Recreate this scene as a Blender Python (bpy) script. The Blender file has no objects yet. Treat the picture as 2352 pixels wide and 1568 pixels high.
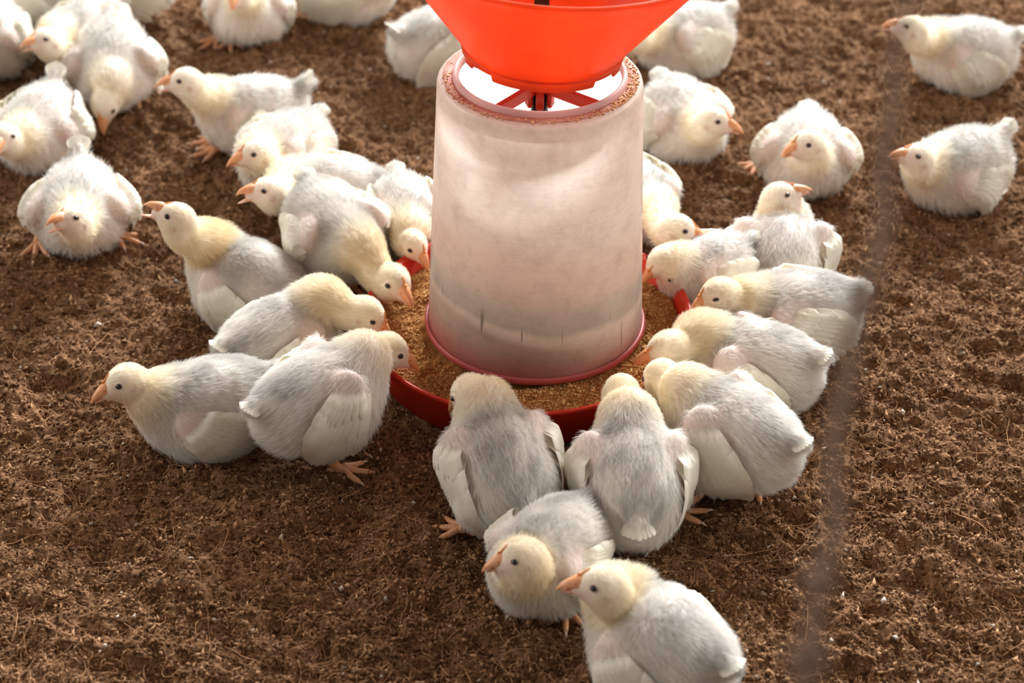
import bpy, math, random
import numpy as np
from mathutils import Vector, Matrix

# ---------------------------------------------------------------- camera, world, light, exposure
SC = bpy.context.scene
COL = SC.collection
PI = math.pi

CAM_LOC = (-0.0167, -1.6467, 1.1977)
PITCH = 35.69            # degrees below the horizon
FPX = 4200.0              # focal length in pixels of the 2352 px wide frame
cam = bpy.data.cameras.new('camera')
cam.sensor_width = 36.0
cam.lens = 36.0 * FPX / 2352.0
cam.clip_start = 0.02
cam.dof.use_dof = True
cam.dof.focus_distance = 1.84
cam.dof.aperture_fstop = 4.4
camo = bpy.data.objects.new('camera', cam)
camo.location = CAM_LOC
camo.rotation_euler = (math.radians(90 - PITCH), 0, 0)
COL.objects.link(camo)
SC.camera = camo

SC.view_settings.view_transform = 'Standard'
SC.view_settings.look = 'None'
SC.view_settings.gamma = 1.0
SC.view_settings.use_curve_mapping = False
SC.view_settings.exposure = 0.0
SC.cycles.diffuse_bounces = 6

world = bpy.data.worlds.new('shed_daylight')
SC.world = world
world.use_nodes = True
wn = world.node_tree.nodes; wl = world.node_tree.links
wn['Background'].inputs[0].default_value = (0.95, 0.86, 0.78, 1)
wn['Background'].inputs[1].default_value = 0.31

def area_light(name, loc, target, sx, sy, energy, color):
    l = bpy.data.lights.new(name, 'AREA')
    l.shape = 'RECTANGLE'; l.size = sx; l.size_y = sy
    l.energy = energy; l.color = color
    o = bpy.data.objects.new(name, l)
    o.location = loc
    d = Vector(target) - Vector(loc)
    o.rotation_euler = d.to_track_quat('-Z', 'Y').to_euler()
    COL.objects.link(o)
    return o

# the open sides of the shed: daylight comes in over the far side and from both ends
area_light('far_opening', (2.5, 8.8, 5.3), (0, 0.0, 0), 5.2, 2.4, 3350, (0.96, 0.985, 1.0))
area_light('east_opening', (4.0, 0.6, 2.2), (0, 0, 0), 3.5, 1.5, 120, (1.0, 0.97, 0.93))
area_light('west_opening', (-4.0, 0.8, 2.2), (0, 0, 0), 3.5, 1.5, 115, (1.0, 0.97, 0.93))

# ---------------------------------------------------------------- helpers
def norm(v):
    v = np.asarray(v, float)
    return v / (np.linalg.norm(v, axis=-1, keepdims=True) + 1e-12)

def hash2(ix, iy, seed):
    h = (ix.astype(np.int64) * 374761393 + iy.astype(np.int64) * 668265263 + seed * 974711) & 0xFFFFFFFF
    h = ((h ^ (h >> 13)) * 1274126177) & 0xFFFFFFFF
    h = h ^ (h >> 16)
    return (h & 0xFFFFFF) / float(0xFFFFFF)

def vnoise(x, y, seed):
    ix = np.floor(x); iy = np.floor(y)
    fx = x - ix; fy = y - iy
    fx = fx * fx * (3 - 2 * fx); fy = fy * fy * (3 - 2 * fy)
    a = hash2(ix, iy, seed); b = hash2(ix + 1, iy, seed)
    c = hash2(ix, iy + 1, seed); d = hash2(ix + 1, iy + 1, seed)
    return (a * (1 - fx) + b * fx) * (1 - fy) + (c * (1 - fx) + d * fx) * fy - 0.5

def ground_base(x, y):
    """broad lie of the litter"""
    x = np.asarray(x, float); y = np.asarray(y, float)
    z = 0.016 * vnoise(x / .21 + 3.1, y / .17 + 1.7, 1) + 0.013 * vnoise(x / .083, y / .07, 2)
    r = np.hypot(x - PANX, y - PANY)
    flat = np.clip((r - .17) / .10, 0, 1)
    return z * flat - 0.003

def ground_h(x, y):
    z = ground_base(x, y)
    z = z + 0.0140 * vnoise(x / .031 + .4 * y / .031, y / .027, 3)
    z = z + 0.0105 * vnoise(x / .0125, y / .0105 + .3 * x / .0125, 4)
    z = z + 0.0055 * vnoise(x / .0062, y / .0055, 5)
    return z

def new_mesh(name, verts, faces, mat=None, parent=None, smooth=True, colors=None, fmat=None):
    me = bpy.data.meshes.new(name)
    verts = np.asarray(verts, float)
    if isinstance(faces, np.ndarray):
        nf, k = faces.shape
        me.vertices.add(len(verts)); me.vertices.foreach_set('co', verts.astype(np.float32).ravel())
        me.loops.add(nf * k); me.loops.foreach_set('vertex_index', faces.astype(np.int32).ravel())
        me.polygons.add(nf)
        me.polygons.foreach_set('loop_start', np.arange(0, nf * k, k, dtype=np.int32))
        me.update(calc_edges=True)
    else:
        me.from_pydata([tuple(v) for v in verts], [], faces)
    if colors is not None:
        a = me.color_attributes.new('col', 'FLOAT_COLOR', 'POINT')
        c = np.ones((len(verts), 4), np.float32); c[:, :3] = colors
        a.data.foreach_set('color', c.ravel())
    for m in (mat if isinstance(mat, (list, tuple)) else [mat]):
        if m: me.materials.append(m)
    if fmat is not None:
        me.polygons.foreach_set('material_index', np.asarray(fmat, np.int32))
    me.polygons.foreach_set('use_smooth', np.full(len(me.polygons), smooth, bool))
    me.validate(); me.update()
    o = bpy.data.objects.new(name, me)
    COL.objects.link(o)
    if parent: o.parent = parent
    return o

def new_curves(name, pts, radii, mat, parent=None, colors=None):
    """pts (n,k,3), radii (n,k) or (k,), colors (n,3): one hair-curves object"""
    n, k, _ = pts.shape
    cu = bpy.data.hair_curves.new(name)
    cu.add_curves([k] * n)
    cu.points.foreach_set('position', pts.astype(np.float32).ravel())
    r = np.broadcast_to(np.asarray(radii, np.float32), (n, k)).astype(np.float32)
    ra = cu.attributes.get('radius') or cu.attributes.new('radius', 'FLOAT', 'POINT')
    ra.data.foreach_set('value', r.ravel())
    if colors is not None:
        ca = cu.attributes.new('col', 'FLOAT_COLOR', 'CURVE')
        c = np.ones((n, 4), np.float32); c[:, :3] = colors
        ca.data.foreach_set('color', c.ravel())
    cu.materials.append(mat)
    o = bpy.data.objects.new(name, cu)
    COL.objects.link(o)
    if parent: o.parent = parent
    return o

def tag(o, label=None, cat=None, group=None, kind=None):
    if label: o['label'] = label
    if cat: o['category'] = cat
    if group: o['group'] = group
    if kind: o['kind'] = kind
    return o

class MB:
    """collects pieces of one mesh"""
    def __init__(s): s.v = []; s.f = []; s.m = []
    def add(s, v, f, mi=0):
        b = len(s.v)
        s.v.extend([tuple(p) for p in v]); s.f.extend([tuple(i + b for i in q) for q in f]); s.m.extend([mi] * len(f))
    def tube(s, pts, rad, seg=8, mi=0, sq=1.0, cap=True):
        pts = [Vector(p) for p in pts]; n = len(pts)
        v = []; f = []
        up = None
        for i, p in enumerate(pts):
            t = (pts[min(i + 1, n - 1)] - pts[max(i - 1, 0)]).normalized()
            if up is None:
                up = Vector((0, 0, 1)) if abs(t.z) < .9 else Vector((1, 0, 0))
            a = t.cross(up).normalized(); b = a.cross(t).normalized(); up = b
            r = rad[i] if hasattr(rad, '__len__') else rad
            for j in range(seg):
                th = 2 * PI * j / seg
                v.append(p + a * (r * math.cos(th)) + b * (r * sq * math.sin(th)))
        for i in range(n - 1):
            for j in range(seg):
                f.append((i * seg + j, i * seg + (j + 1) % seg, (i + 1) * seg + (j + 1) % seg, (i + 1) * seg + j))
        if cap:
            f.append(tuple(range(seg))[::-1]); f.append(tuple((n - 1) * seg + j for j in range(seg)))
        s.add(v, f, mi)
    def ellipsoid(s, c, r, mi=0, nu=14, nv=9, R=None):
        v = []; f = []
        for i in range(nv + 1):
            ph = PI * i / nv
            for j in range(nu):
                th = 2 * PI * j / nu
                q = np.array([r[0] * math.sin(ph) * math.cos(th), r[1] * math.sin(ph) * math.sin(th), r[2] * math.cos(ph)])
                if R is not None: q = R @ q
                v.append(np.asarray(c) + q)
        for i in range(nv):
            for j in range(nu):
                f.append((i * nu + j, (i + 1) * nu + j, (i + 1) * nu + (j + 1) % nu, i * nu + (j + 1) % nu))
        s.add(v, f, mi)
    def lathe(s, prof, seg=96, mi=0, closed=False, zfun=None):
        v = []; f = []; n = len(prof)
        for (r, z) in prof:
            for j in range(seg):
                th = 2 * PI * j / seg
                v.append((r * math.cos(th), r * math.sin(th), z if zfun is None else zfun(r, z, th)))
        for i in range(n if closed else n - 1):
            i2 = (i + 1) % n
            for j in range(seg):
                j2 = (j + 1) % seg
                f.append((i * seg + j, i * seg + j2, i2 * seg + j2, i2 * seg + j))
        s.add(v, f, mi)
    def box(s, c, h, R=None, mi=0):
        v = []
        for dx in (-1, 1):
            for dy in (-1, 1):
                for dz in (-1, 1):
                    q = np.array([dx * h[0], dy * h[1], dz * h[2]])
                    if R is not None: q = R @ q
                    v.append(np.asarray(c) + q)
        s.add(v, [(0, 1, 3, 2), (4, 6, 7, 5), (0, 4, 5, 1), (2, 3, 7, 6), (0, 2, 6, 4), (1, 5, 7, 3)], mi)
    def build(s, name, mat, parent=None, smooth=True):
        return new_mesh(name, s.v, s.f, mat, parent, smooth, fmat=s.m)

def rotz(a):
    c, s_ = math.cos(a), math.sin(a)
    return np.array([[c, -s_, 0], [s_, c, 0], [0, 0, 1.0]])

# ---------------------------------------------------------------- materials
def mat_new(name):
    m = bpy.data.materials.new(name); m.use_nodes = True
    nt = m.node_tree
    for n in list(nt.nodes): nt.nodes.remove(n)
    out = nt.nodes.new('ShaderNodeOutputMaterial')
    return m, nt, out

def N(nt, kind, **kw):
    n = nt.nodes.new(kind)
    for k, v in kw.items():
        if k.startswith('_'): setattr(n, k[1:], v)
        else: n.inputs[k.replace('__', ' ')].default_value = v
    return n

def principled(name, color, rough=.5, spec=.4, noise=None, bump=None, coat=0, trans=0.0):
    m, nt, out = mat_new(name)
    b = N(nt, 'ShaderNodeBsdfPrincipled', Roughness=rough)
    b.inputs['Base Color'].default_value = (*color, 1)
    b.inputs['Specular IOR Level'].default_value = spec
    b.inputs['Coat Weight'].default_value = coat
    tc = N(nt, 'ShaderNodeTexCoord')
    col_out = None
    if noise:
        sc, c2, lo, hi = noise
        nz = N(nt, 'ShaderNodeTexNoise', Scale=sc, Detail=5.0)
        nt.links.new(tc.outputs['Object'], nz.inputs['Vector'])
        cr = N(nt, 'ShaderNodeValToRGB')
        cr.color_ramp.elements[0].position = lo; cr.color_ramp.elements[1].position = hi
        cr.color_ramp.elements[0].color = (*color, 1); cr.color_ramp.elements[1].color = (*c2, 1)
        nt.links.new(nz.outputs['Fac'], cr.inputs['Fac'])
        nt.links.new(cr.outputs['Color'], b.inputs['Base Color'])
        col_out = cr.outputs['Color']
    if bump:
        sc, st, ds = bump
        nb = N(nt, 'ShaderNodeTexNoise', Scale=sc, Detail=3.0)
        nt.links.new(tc.outputs['Object'], nb.inputs['Vector'])
        bp = N(nt, 'ShaderNodeBump', Strength=st, Distance=ds)
        nt.links.new(nb.outputs['Fac'], bp.inputs['Height'])
        nt.links.new(bp.outputs['Normal'], b.inputs['Normal'])
    if trans > 0:
        t = N(nt, 'ShaderNodeBsdfTranslucent'); t.inputs['Color'].default_value = (*color, 1)
        if col_out: nt.links.new(col_out, t.inputs['Color'])
        mx = N(nt, 'ShaderNodeMixShader', Fac=trans)
        nt.links.new(b.outputs[0], mx.inputs[1]); nt.links.new(t.outputs[0], mx.inputs[2])
        nt.links.new(mx.outputs[0], out.inputs['Surface'])
    else:
        nt.links.new(b.outputs[0], out.inputs['Surface'])
    return m

def attr_mat(name, rough=.8, trans=0.0, spec=.2, noise=None):
    """base colour from the 'col' attribute (set for each strand, crumb or patch of skin)"""
    m, nt, out = mat_new(name)
    a = N(nt, 'ShaderNodeAttribute', _attribute_name='col')
    src = a.outputs['Color']
    if noise:
        tc = N(nt, 'ShaderNodeTexCoord')
        nz = N(nt, 'ShaderNodeTexNoise', Scale=noise[0], Detail=3.0)
        nt.links.new(tc.outputs['Object'], nz.inputs['Vector'])
        mr = N(nt, 'ShaderNodeMapRange'); mr.inputs['To Min'].default_value = noise[1]; mr.inputs['To Max'].default_value = noise[2]
        nt.links.new(nz.outputs['Fac'], mr.inputs['Value'])
        mx = N(nt, 'ShaderNodeMix', _data_type='RGBA', _blend_type='MULTIPLY'); mx.inputs['Factor'].default_value = 1
        nt.links.new(src, mx.inputs['A']); nt.links.new(mr.outputs[0], mx.inputs['B'])
        src = mx.outputs['Result']
    if spec > 0:
        b = N(nt, 'ShaderNodeBsdfPrincipled', Roughness=rough); b.inputs['Specular IOR Level'].default_value = spec
        nt.links.new(src, b.inputs['Base Color'])
    else:
        b = N(nt, 'ShaderNodeBsdfDiffuse'); nt.links.new(src, b.inputs['Color'])
    if trans > 0:
        t = N(nt, 'ShaderNodeBsdfTranslucent'); nt.links.new(src, t.inputs['Color'])
        ms = N(nt, 'ShaderNodeMixShader', Fac=trans)
        nt.links.new(b.outputs[0], ms.inputs[1]); nt.links.new(t.outputs[0], ms.inputs[2])
        nt.links.new(ms.outputs[0], out.inputs['Surface'])
    else:
        nt.links.new(b.outputs[0], out.inputs['Surface'])
    return m

M_down = attr_mat('chick_down', trans=.45, spec=0)
M_skin = attr_mat('chick_skin', rough=.6, spec=.25, noise=(60, .85, 1.1))
M_feather = principled('chick_feather', (.95, .92, .83), .55, .25, noise=(70, (.90, .86, .75), .4, .7), trans=.38)
M_beak = principled('chick_beak', (.80, .34, .14), .38, .45, noise=(90, (.78, .40, .22), .35, .7))
M_beak_lo = principled('chick_lower_beak', (.80, .40, .26), .4, .4, noise=(90, (.82, .5, .36), .35, .7))
M_comb = principled('chick_comb', (.82, .30, .08), .5, .35, bump=(900, .6, .001))
M_mouth = principled('chick_mouth', (.45, .06, .04), .45, .4)
M_eye = principled('chick_eye', (.010, .008, .007), .08, .6)
M_lid = principled('chick_eyelid', (.70, .52, .42), .6, .2)
M_leg = principled('chick_leg', (.72, .34, .16), .5, .35, noise=(120, (.66, .34, .20), .35, .7), bump=(500, .4, .001))
M_claw = principled('chick_claw', (.62, .45, .32), .4, .4)

# ---------------------------------------------------------------- the litter floor
PANX, PANY = 0.0, 0.0
m, nt, out = mat_new('litter_ground')
tc = N(nt, 'ShaderNodeTexCoord')
n1 = N(nt, 'ShaderNodeTexNoise', Scale=9.0, Detail=8.0, Roughness=.7)
n2 = N(nt, 'ShaderNodeTexNoise', Scale=240.0, Detail=4.0, Roughness=.6)
nt.links.new(tc.outputs['Object'], n1.inputs['Vector']); nt.links.new(tc.outputs['Object'], n2.inputs['Vector'])
cr = N(nt, 'ShaderNodeValToRGB')
cr.color_ramp.elements[0].position = .3; cr.color_ramp.elements[0].color = (.090, .040, .016, 1)
cr.color_ramp.elements[1].position = .72; cr.color_ramp.elements[1].color = (.32, .175, .09, 1)
nt.links.new(n2.outputs['Fac'], cr.inputs['Fac'])
cr2 = N(nt, 'ShaderNodeValToRGB')
cr2.color_ramp.elements[0].position = .35; cr2.color_ramp.elements[0].color = (.72, .70, .68, 1)
cr2.color_ramp.elements[1].position = .65; cr2.color_ramp.elements[1].color = (1.15, 1.12, 1.1, 1)
nt.links.new(n1.outputs['Fac'], cr2.inputs['Fac'])
mx = N(nt, 'ShaderNodeMix', _data_type='RGBA', _blend_type='MULTIPLY'); mx.inputs['Factor'].default_value = 1
nt.links.new(cr.outputs['Color'], mx.inputs['A']); nt.links.new(cr2.outputs['Color'], mx.inputs['B'])
b = N(nt, 'ShaderNodeBsdfPrincipled', Roughness=.95); b.inputs['Specular IOR Level'].default_value = .1
nt.links.new(mx.outputs['Result'], b.inputs['Base Color'])
bp = N(nt, 'ShaderNodeBump', Strength=.8, Distance=.003)
nt.links.new(n2.outputs['Fac'], bp.inputs['Height']); nt.links.new(bp.outputs['Normal'], b.inputs['Normal'])
nt.links.new(b.outputs[0], out.inputs['Surface'])
M_ground = m

gx = np.concatenate([np.linspace(-4, -1.05, 60)[:-1], np.arange(-1.05, 1.05, .003), np.linspace(1.05, 4, 60)])
gy = np.concatenate([np.linspace(-3, -.62, 50)[:-1], np.arange(-.62, 1.3, .003), np.linspace(1.3, 4, 60)])
X, Y = np.meshgrid(gx, gy)
Z = ground_h(X, Y)
nx, ny = len(gx), len(gy)
idx = np.arange(nx * ny).reshape(ny, nx)
F = np.stack([idx[:-1, :-1].ravel(), idx[:-1, 1:].ravel(), idx[1:, 1:].ravel(), idx[1:, :-1].ravel()], 1)
ground = new_mesh('floor', np.stack([X.ravel(), Y.ravel(), Z.ravel()], 1), F, M_ground)
tag(ground, 'brown coir litter floor of the poultry shed', 'floor', kind='structure')

rng = np.random.RandomState(11)
def scatter(n, near=1.0):
    """random places on the litter in view of the camera (denser towards it)"""
    k = int(n * 1.0)
    y = -.58 + 1.75 * rng.rand(k) ** near
    hw = .42 + (y + .58) * .31 + .06
    x = CAM_LOC[0] + (rng.rand(k) * 2 - 1) * hw
    r = np.hypot(x - PANX, y - PANY)
    keep = r > .172
    return x[keep], y[keep]

M_crumb = attr_mat('litter_crumb', rough=.9, spec=.1)
M_fibre = attr_mat('litter_fibre', spec=0, trans=.1)

def crumb_cloud(x, y, z, size, colors, name, mat, parent=None, flat=.55, stretch=.6):
    n = len(x)
    base = np.array([[1, 0, 0], [-1, 0, 0], [0, 1, 0], [0, -1, 0], [0, 0, 1], [0, 0, -1]], float)
    fc = np.array([[0, 2, 4], [2, 1, 4], [1, 3, 4], [3, 0, 4], [2, 0, 5], [1, 2, 5], [3, 1, 5], [0, 3, 5]])
    q = rng.randn(n, 4); q /= np.linalg.norm(q, axis=1, keepdims=True)
    w, a, b_, c = q.T
    R = np.stack([1 - 2 * (b_ * b_ + c * c), 2 * (a * b_ - w * c), 2 * (a * c + w * b_),
                  2 * (a * b_ + w * c), 1 - 2 * (a * a + c * c), 2 * (b_ * c - w * a),
                  2 * (a * c - w * b_), 2 * (b_ * c + w * a), 1 - 2 * (a * a + b_ * b_)], 1).reshape(n, 3, 3)
    sc = size[:, None] * np.stack([.8 + stretch * rng.rand(n) ** 2, .65 + .3 * rng.rand(n), flat * (.8 + .5 * rng.rand(n))], 1)
    v = base[None] * (sc[:, None, :] * (1 + .25 * rng.randn(n, 6, 1)).clip(.5, 1.6))
    v = np.einsum('nij,nkj->nki', R, v) + np.stack([x, y, z], 1)[:, None, :]
    f = (fc[None] + (np.arange(n) * 6)[:, None, None]).reshape(-1, 3)
    return new_mesh(name, v.reshape(-1, 3), f, mat, parent, smooth=True, colors=np.repeat(colors, 6, axis=0))

def brown(n):
    t = rng.rand(n, 1) ** 1.7
    c = np.array([[.080, .033, .012]]) * (1 - t) + np.array([[.46, .265, .140]]) * t
    return c * (.8 + .4 * rng.rand(n, 1))

x, y = scatter(170000, 1.25)
s_ = .0008 + .0023 * rng.rand(len(x)) ** 2.6
o = crumb_cloud(x, y, ground_h(x, y) + s_ * .45, s_, brown(len(x)), 'coir_crumbs', M_crumb, flat=.62, stretch=1.8)
tag(o, 'brown crumbs of coir strewn all over the floor', 'litter', kind='stuff')

def fibres(n, lmin, lmax, r, curl, near, name, label, pale):
    x, y = scatter(n, near); n = len(x); k = 6
    th = rng.rand(n) * 2 * PI
    L = lmin + (lmax - lmin) * rng.rand(n) ** 2
    kap = rng.randn(n) * curl
    pts = np.zeros((n, k, 3))
    px, py = x.copy(), y.copy(); a = th.copy()
    for i in range(k):
        pts[:, i, 0] = px; pts[:, i, 1] = py
        px = px + np.cos(a) * L / (k - 1); py = py + np.sin(a) * L / (k - 1)
        a = a + kap + rng.randn(n) * curl * .5
    lift = .0012 + .003 * rng.rand(n, 1) * (np.sin(np.linspace(0, PI, k))[None] + .3)
    pts[:, :, 2] = ground_base(pts[:, :, 0], pts[:, :, 1]) * .5 + ground_h(pts[:, :, 0], pts[:, :, 1]) * .5 + lift
    rr = np.hypot(pts[:, :, 0] - PANX, pts[:, :, 1] - PANY).min(1)
    ok = rr > .172
    c = brown(n) * (1.0 + pale * rng.rand(n, 1))
    rad = (r * (.6 + .8 * rng.rand(n, 1))) * np.array([.6, .9, 1, 1, .9, .5])[None]
    o = new_curves(name, pts[ok], rad[ok], M_fibre, None, c[ok])
    tag(o, label, 'litter', kind='stuff')

fibres(30000, .004, .016, .00026, .35, 1.3, 'coir_fibres', 'short brown coir shreds matted over the floor', .5)
fibres(6500, .015, .055, .00022, .30, 1.5, 'coir_threads', 'long thin tan coir threads curling over the floor', 1.0)

x, y = scatter(1000, 1.2)
s_ = .0012 + .0032 * rng.rand(len(x)) ** 2
c = np.array([[.55, .47, .38]]) * (.6 + .5 * rng.rand(len(x), 1))
o = crumb_cloud(x, y, ground_h(x, y) + s_ * .6, s_, c, 'pale_flecks', M_crumb, flat=.4)
tag(o, 'pale flecks of shed fluff and husk on the brown floor', 'litter', kind='stuff')

# ---------------------------------------------------------------- the feeder
def plastic(name, color, trans, rough=.35, clear=0.0, dirt=None, spec=.5):
    m, nt, out = mat_new(name)
    b = N(nt, 'ShaderNodeBsdfPrincipled', Roughness=rough); b.inputs['Specular IOR Level'].default_value = spec
    t = N(nt, 'ShaderNodeBsdfTranslucent')
    tc = N(nt, 'ShaderNodeTexCoord')
    src = None
    if dirt:
        src = dirt(nt, tc)
        nt.links.new(src, b.inputs['Base Color']); nt.links.new(src, t.inputs['Color'])
    else:
        nz = N(nt, 'ShaderNodeTexNoise', Scale=28.0, Detail=6.0); nt.links.new(tc.outputs['Object'], nz.inputs['Vector'])
        cr = N(nt, 'ShaderNodeValToRGB')
        cr.color_ramp.elements[0].position = .35; cr.color_ramp.elements[0].color = (*[c * .9 for c in color], 1)
        cr.color_ramp.elements[1].position = .6; cr.color_ramp.elements[1].color = (*color, 1)
        nt.links.new(nz.outputs['Fac'], cr.inputs['Fac'])
        nt.links.new(cr.outputs['Color'], b.inputs['Base Color']); nt.links.new(cr.outputs['Color'], t.inputs['Color'])
    mx = N(nt, 'ShaderNodeMixShader', Fac=trans)
    nt.links.new(b.outputs[0], mx.inputs[1]); nt.links.new(t.outputs[0], mx.inputs[2])
    last = mx
    if clear > 0:
        tr = N(nt, 'ShaderNodeBsdfTransparent')
        m2 = N(nt, 'ShaderNodeMixShader', Fac=clear)
        nt.links.new(mx.outputs[0], m2.inputs[1]); nt.links.new(tr.outputs[0], m2.inputs[2]); last = m2
    nt.links.new(last.outputs[0], out.inputs['Surface'])
    return m

def ramp(nt, src, stops):
    cr = N(nt, 'ShaderNodeValToRGB'); e = cr.color_ramp.elements
    e[0].position, e[0].color = stops[0][0], (*stops[0][1], 1)
    e[1].position, e[1].color = stops[-1][0], (*stops[-1][1], 1)
    for p, c in stops[1:-1]:
        q = e.new(p); q.color = (*c, 1)
    nt.links.new(src, cr.inputs['Fac'])
    return cr.outputs['Color']

def mixc(nt, a, b, fac, mode='MIX'):
    mx = N(nt, 'ShaderNodeMix', _data_type='RGBA', _blend_type=mode)
    for s_, v in (('A', a), ('B', b)):
        if isinstance(v, tuple): mx.inputs[s_].default_value = (*v, 1)
        else: nt.links.new(v, mx.inputs[s_])
    if isinstance(fac, float): mx.inputs['Factor'].default_value = fac
    else: nt.links.new(fac, mx.inputs['Factor'])
    return mx.outputs['Result']

def hopper_dirt(nt, tc):
    """milky plastic stained by feed: pinkish feed film, a grey dust band, drips and fine brushed streaks"""
    sep = N(nt, 'ShaderNodeSeparateXYZ'); nt.links.new(tc.outputs['Object'], sep.inputs[0])
    # slanting edge of the stain: height + slope + waves
    nz = N(nt, 'ShaderNodeTexNoise', Scale=14.0, Detail=3.0); nt.links.new(tc.outputs['Object'], nz.inputs['Vector'])
    wob = N(nt, 'ShaderNodeMath', _operation='MULTIPLY_ADD'); wob.inputs[1].default_value = .022
    nt.links.new(nz.outputs['Fac'], wob.inputs[0]); nt.links.new(sep.outputs['Z'], wob.inputs[2])
    sl = N(nt, 'ShaderNodeMath', _operation='MULTIPLY_ADD'); sl.inputs[1].default_value = .10
    nt.links.new(sep.outputs['X'], sl.inputs[0]); nt.links.new(wob.outputs[0], sl.inputs[2])
    mr = N(nt, 'ShaderNodeMapRange'); mr.inputs['From Min'].default_value = .045; mr.inputs['From Max'].default_value = .345
    nt.links.new(sl.outputs[0], mr.inputs['Value'])
    base = ramp(nt, mr.outputs[0], [(.0, (.70, .14, .13)), (.07, (.76, .40, .34)), (.15, (.84, .74, .64)), (.23, (.88, .80, .70)),
                                    (.255, (.60, .56, .50)), (.31, (.60, .55, .50)), (.38, (.78, .63, .54)), (.50, (.84, .68, .59)), (.62, (.91, .82, .74)), (1.0, (.94, .89, .81))])
    mp = N(nt, 'ShaderNodeMapping'); mp.inputs['Scale'].default_value = (30, 30, 700)
    nt.links.new(tc.outputs['Object'], mp.inputs['Vector'])
    st = N(nt, 'ShaderNodeTexNoise', Scale=1.0, Detail=3.0); nt.links.new(mp.outputs[0], st.inputs['Vector'])
    streak = ramp(nt, st.outputs['Fac'], [(.3, (.96, .955, .95)), (.7, (1.03, 1.025, 1.02))])
    c = mixc(nt, base, streak, 1.0, 'MULTIPLY')
    sp = N(nt, 'ShaderNodeTexNoise', Scale=38.0, Detail=6.0, Roughness=.7); nt.links.new(tc.outputs['Object'], sp.inputs['Vector'])
    spot = ramp(nt, sp.outputs['Fac'], [(.3, (.82, .80, .80)), (.55, (1.0, 1.0, 1.0))])
    c = mixc(nt, c, spot, 1.0, 'MULTIPLY')
    # a few thin dark drips under the dust band
    dm = N(nt, 'ShaderNodeMapping'); dm.inputs['Scale'].default_value = (150, 150, 9)
    nt.links.new(tc.outputs['Object'], dm.inputs['Vector'])
    dn = N(nt, 'ShaderNodeTexNoise', Scale=1.0, Detail=2.0); nt.links.new(dm.outputs[0], dn.inputs['Vector'])
    dk = ramp(nt, dn.outputs['Fac'], [(.645, (0, 0, 0)), (.68, (1, 1, 1))])
    win = ramp(nt, mr.outputs[0], [(.10, (0, 0, 0)), (.15, (.7, .7, .7)), (.26, (.7, .7, .7)), (.30, (0, 0, 0))])
    f = mixc(nt, dk, win, 1.0, 'MULTIPLY')
    c = mixc(nt, c, (.22, .17, .13), f)
    return c

M_hopper = plastic('milky_hopper_plastic', (.8, .7, .6), 0.60, .30, clear=0.0, dirt=hopper_dirt)
M_lip = plastic('dusty_pink_plastic', (.86, .64, .60), .45, .6)
M_flange = plastic('pink_flange_plastic', (.60, .13, .12), .35, .4)
M_red = plastic('red_pan_plastic', (.72, .040, .015), .20, .33)
M_funnel = plastic('orange_red_funnel_plastic', (.97, .20, .055), .58, .36)
M_rod = principled('black_rod', (.012, .010, .010), .4, .4)
def ledge_dirt(nt, tc):
    nz = N(nt, 'ShaderNodeTexNoise', Scale=60.0, Detail=6.0); nt.links.new(tc.outputs['Object'], nz.inputs['Vector'])
    return ramp(nt, nz.outputs['Fac'], [(.32, (.50, .22, .15)), (.52, (.62, .33, .26)), (.7, (.68, .46, .38))])
M_ledge = plastic('feed_dusted_ledge', (.6, .3, .2), .25, .8, dirt=ledge_dirt)
M_feed = principled('ground_feed', (.42, .19, .06), .95, .1, noise=(160, (.30, .12, .035), .35, .65), bump=(700, .9, .002))

feeder = bpy.data.objects.new('poultry_feeder', None); COL.objects.link(feeder)
feeder.location = (PANX, PANY, 0)
tag(feeder, 'red and milky white plastic poultry feeder with a funnel on top', 'poultry feeder')

pan = MB()
pan.lathe([(.001, .006), (.155, .006), (.163, .010), (.1745, .050), (.1765, .0535), (.1800, .0545), (.1815, .0525), (.1800, .0490),
           (.1785, .0480), (.1680, .004), (.160, .0), (.001, .0)], 160)
pan.build('feed_pan', M_red, feeder)
# leaning upper body: hopper and funnel stand a little off plumb
TILT = (0.0, math.radians(.6))
ax, ay = 0.008, -0.0005
def leaning(o):
    o.location = (ax - PANX, ay - PANY, 0); o.rotation_euler = (TILT[0], TILT[1], 0)
    return o
RB, RT, ZB, ZT = .1172, .1040, .048, 0.343
h = MB()
prof = [(RB, ZB)] + [(RB + (RT - RB) * t, ZB + (ZT - .007 - ZB) * t) for t in np.linspace(0, 1, 14)[1:]]
prof += [(RT - .0010, ZT - .0035), (RT - .0030, ZT - .0012), (RT - .0060, ZT)]
h.lathe(prof, 160)
hop = leaning(h.build('hopper', M_hopper, feeder))
h = MB()
h.lathe([(RT - .0060, ZT), (.0872, ZT + .0004), (.0862, ZT - .003), (RT - .006, ZT - .003)], 160, closed=True)
ledge = h.build('top_ledge', M_ledge, hop)
h = MB()
def ring(R, z, r, rz=None, n=14):
    rz = rz or r
    return [(R + r * math.cos(2 * PI * i / n), z + rz * math.sin(2 * PI * i / n)) for i in range(n)]
h.lathe(ring(.0850, ZT + .001, .0032, .0055), 160, closed=True)
h.build('neck_ring', M_lip, hop)
h = MB()
h.lathe(ring(RB + .0012, ZB + .0005, .0026, .0042), 160, closed=True)
h.build('bottom_flange', M_flange, hop)
h = MB()
h.lathe([(.001, .075), (.05, .045), (.112, .008), (.112, .006), (.001, .006)], 96)
h.build('spreader_cone', M_red, feeder)
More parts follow.
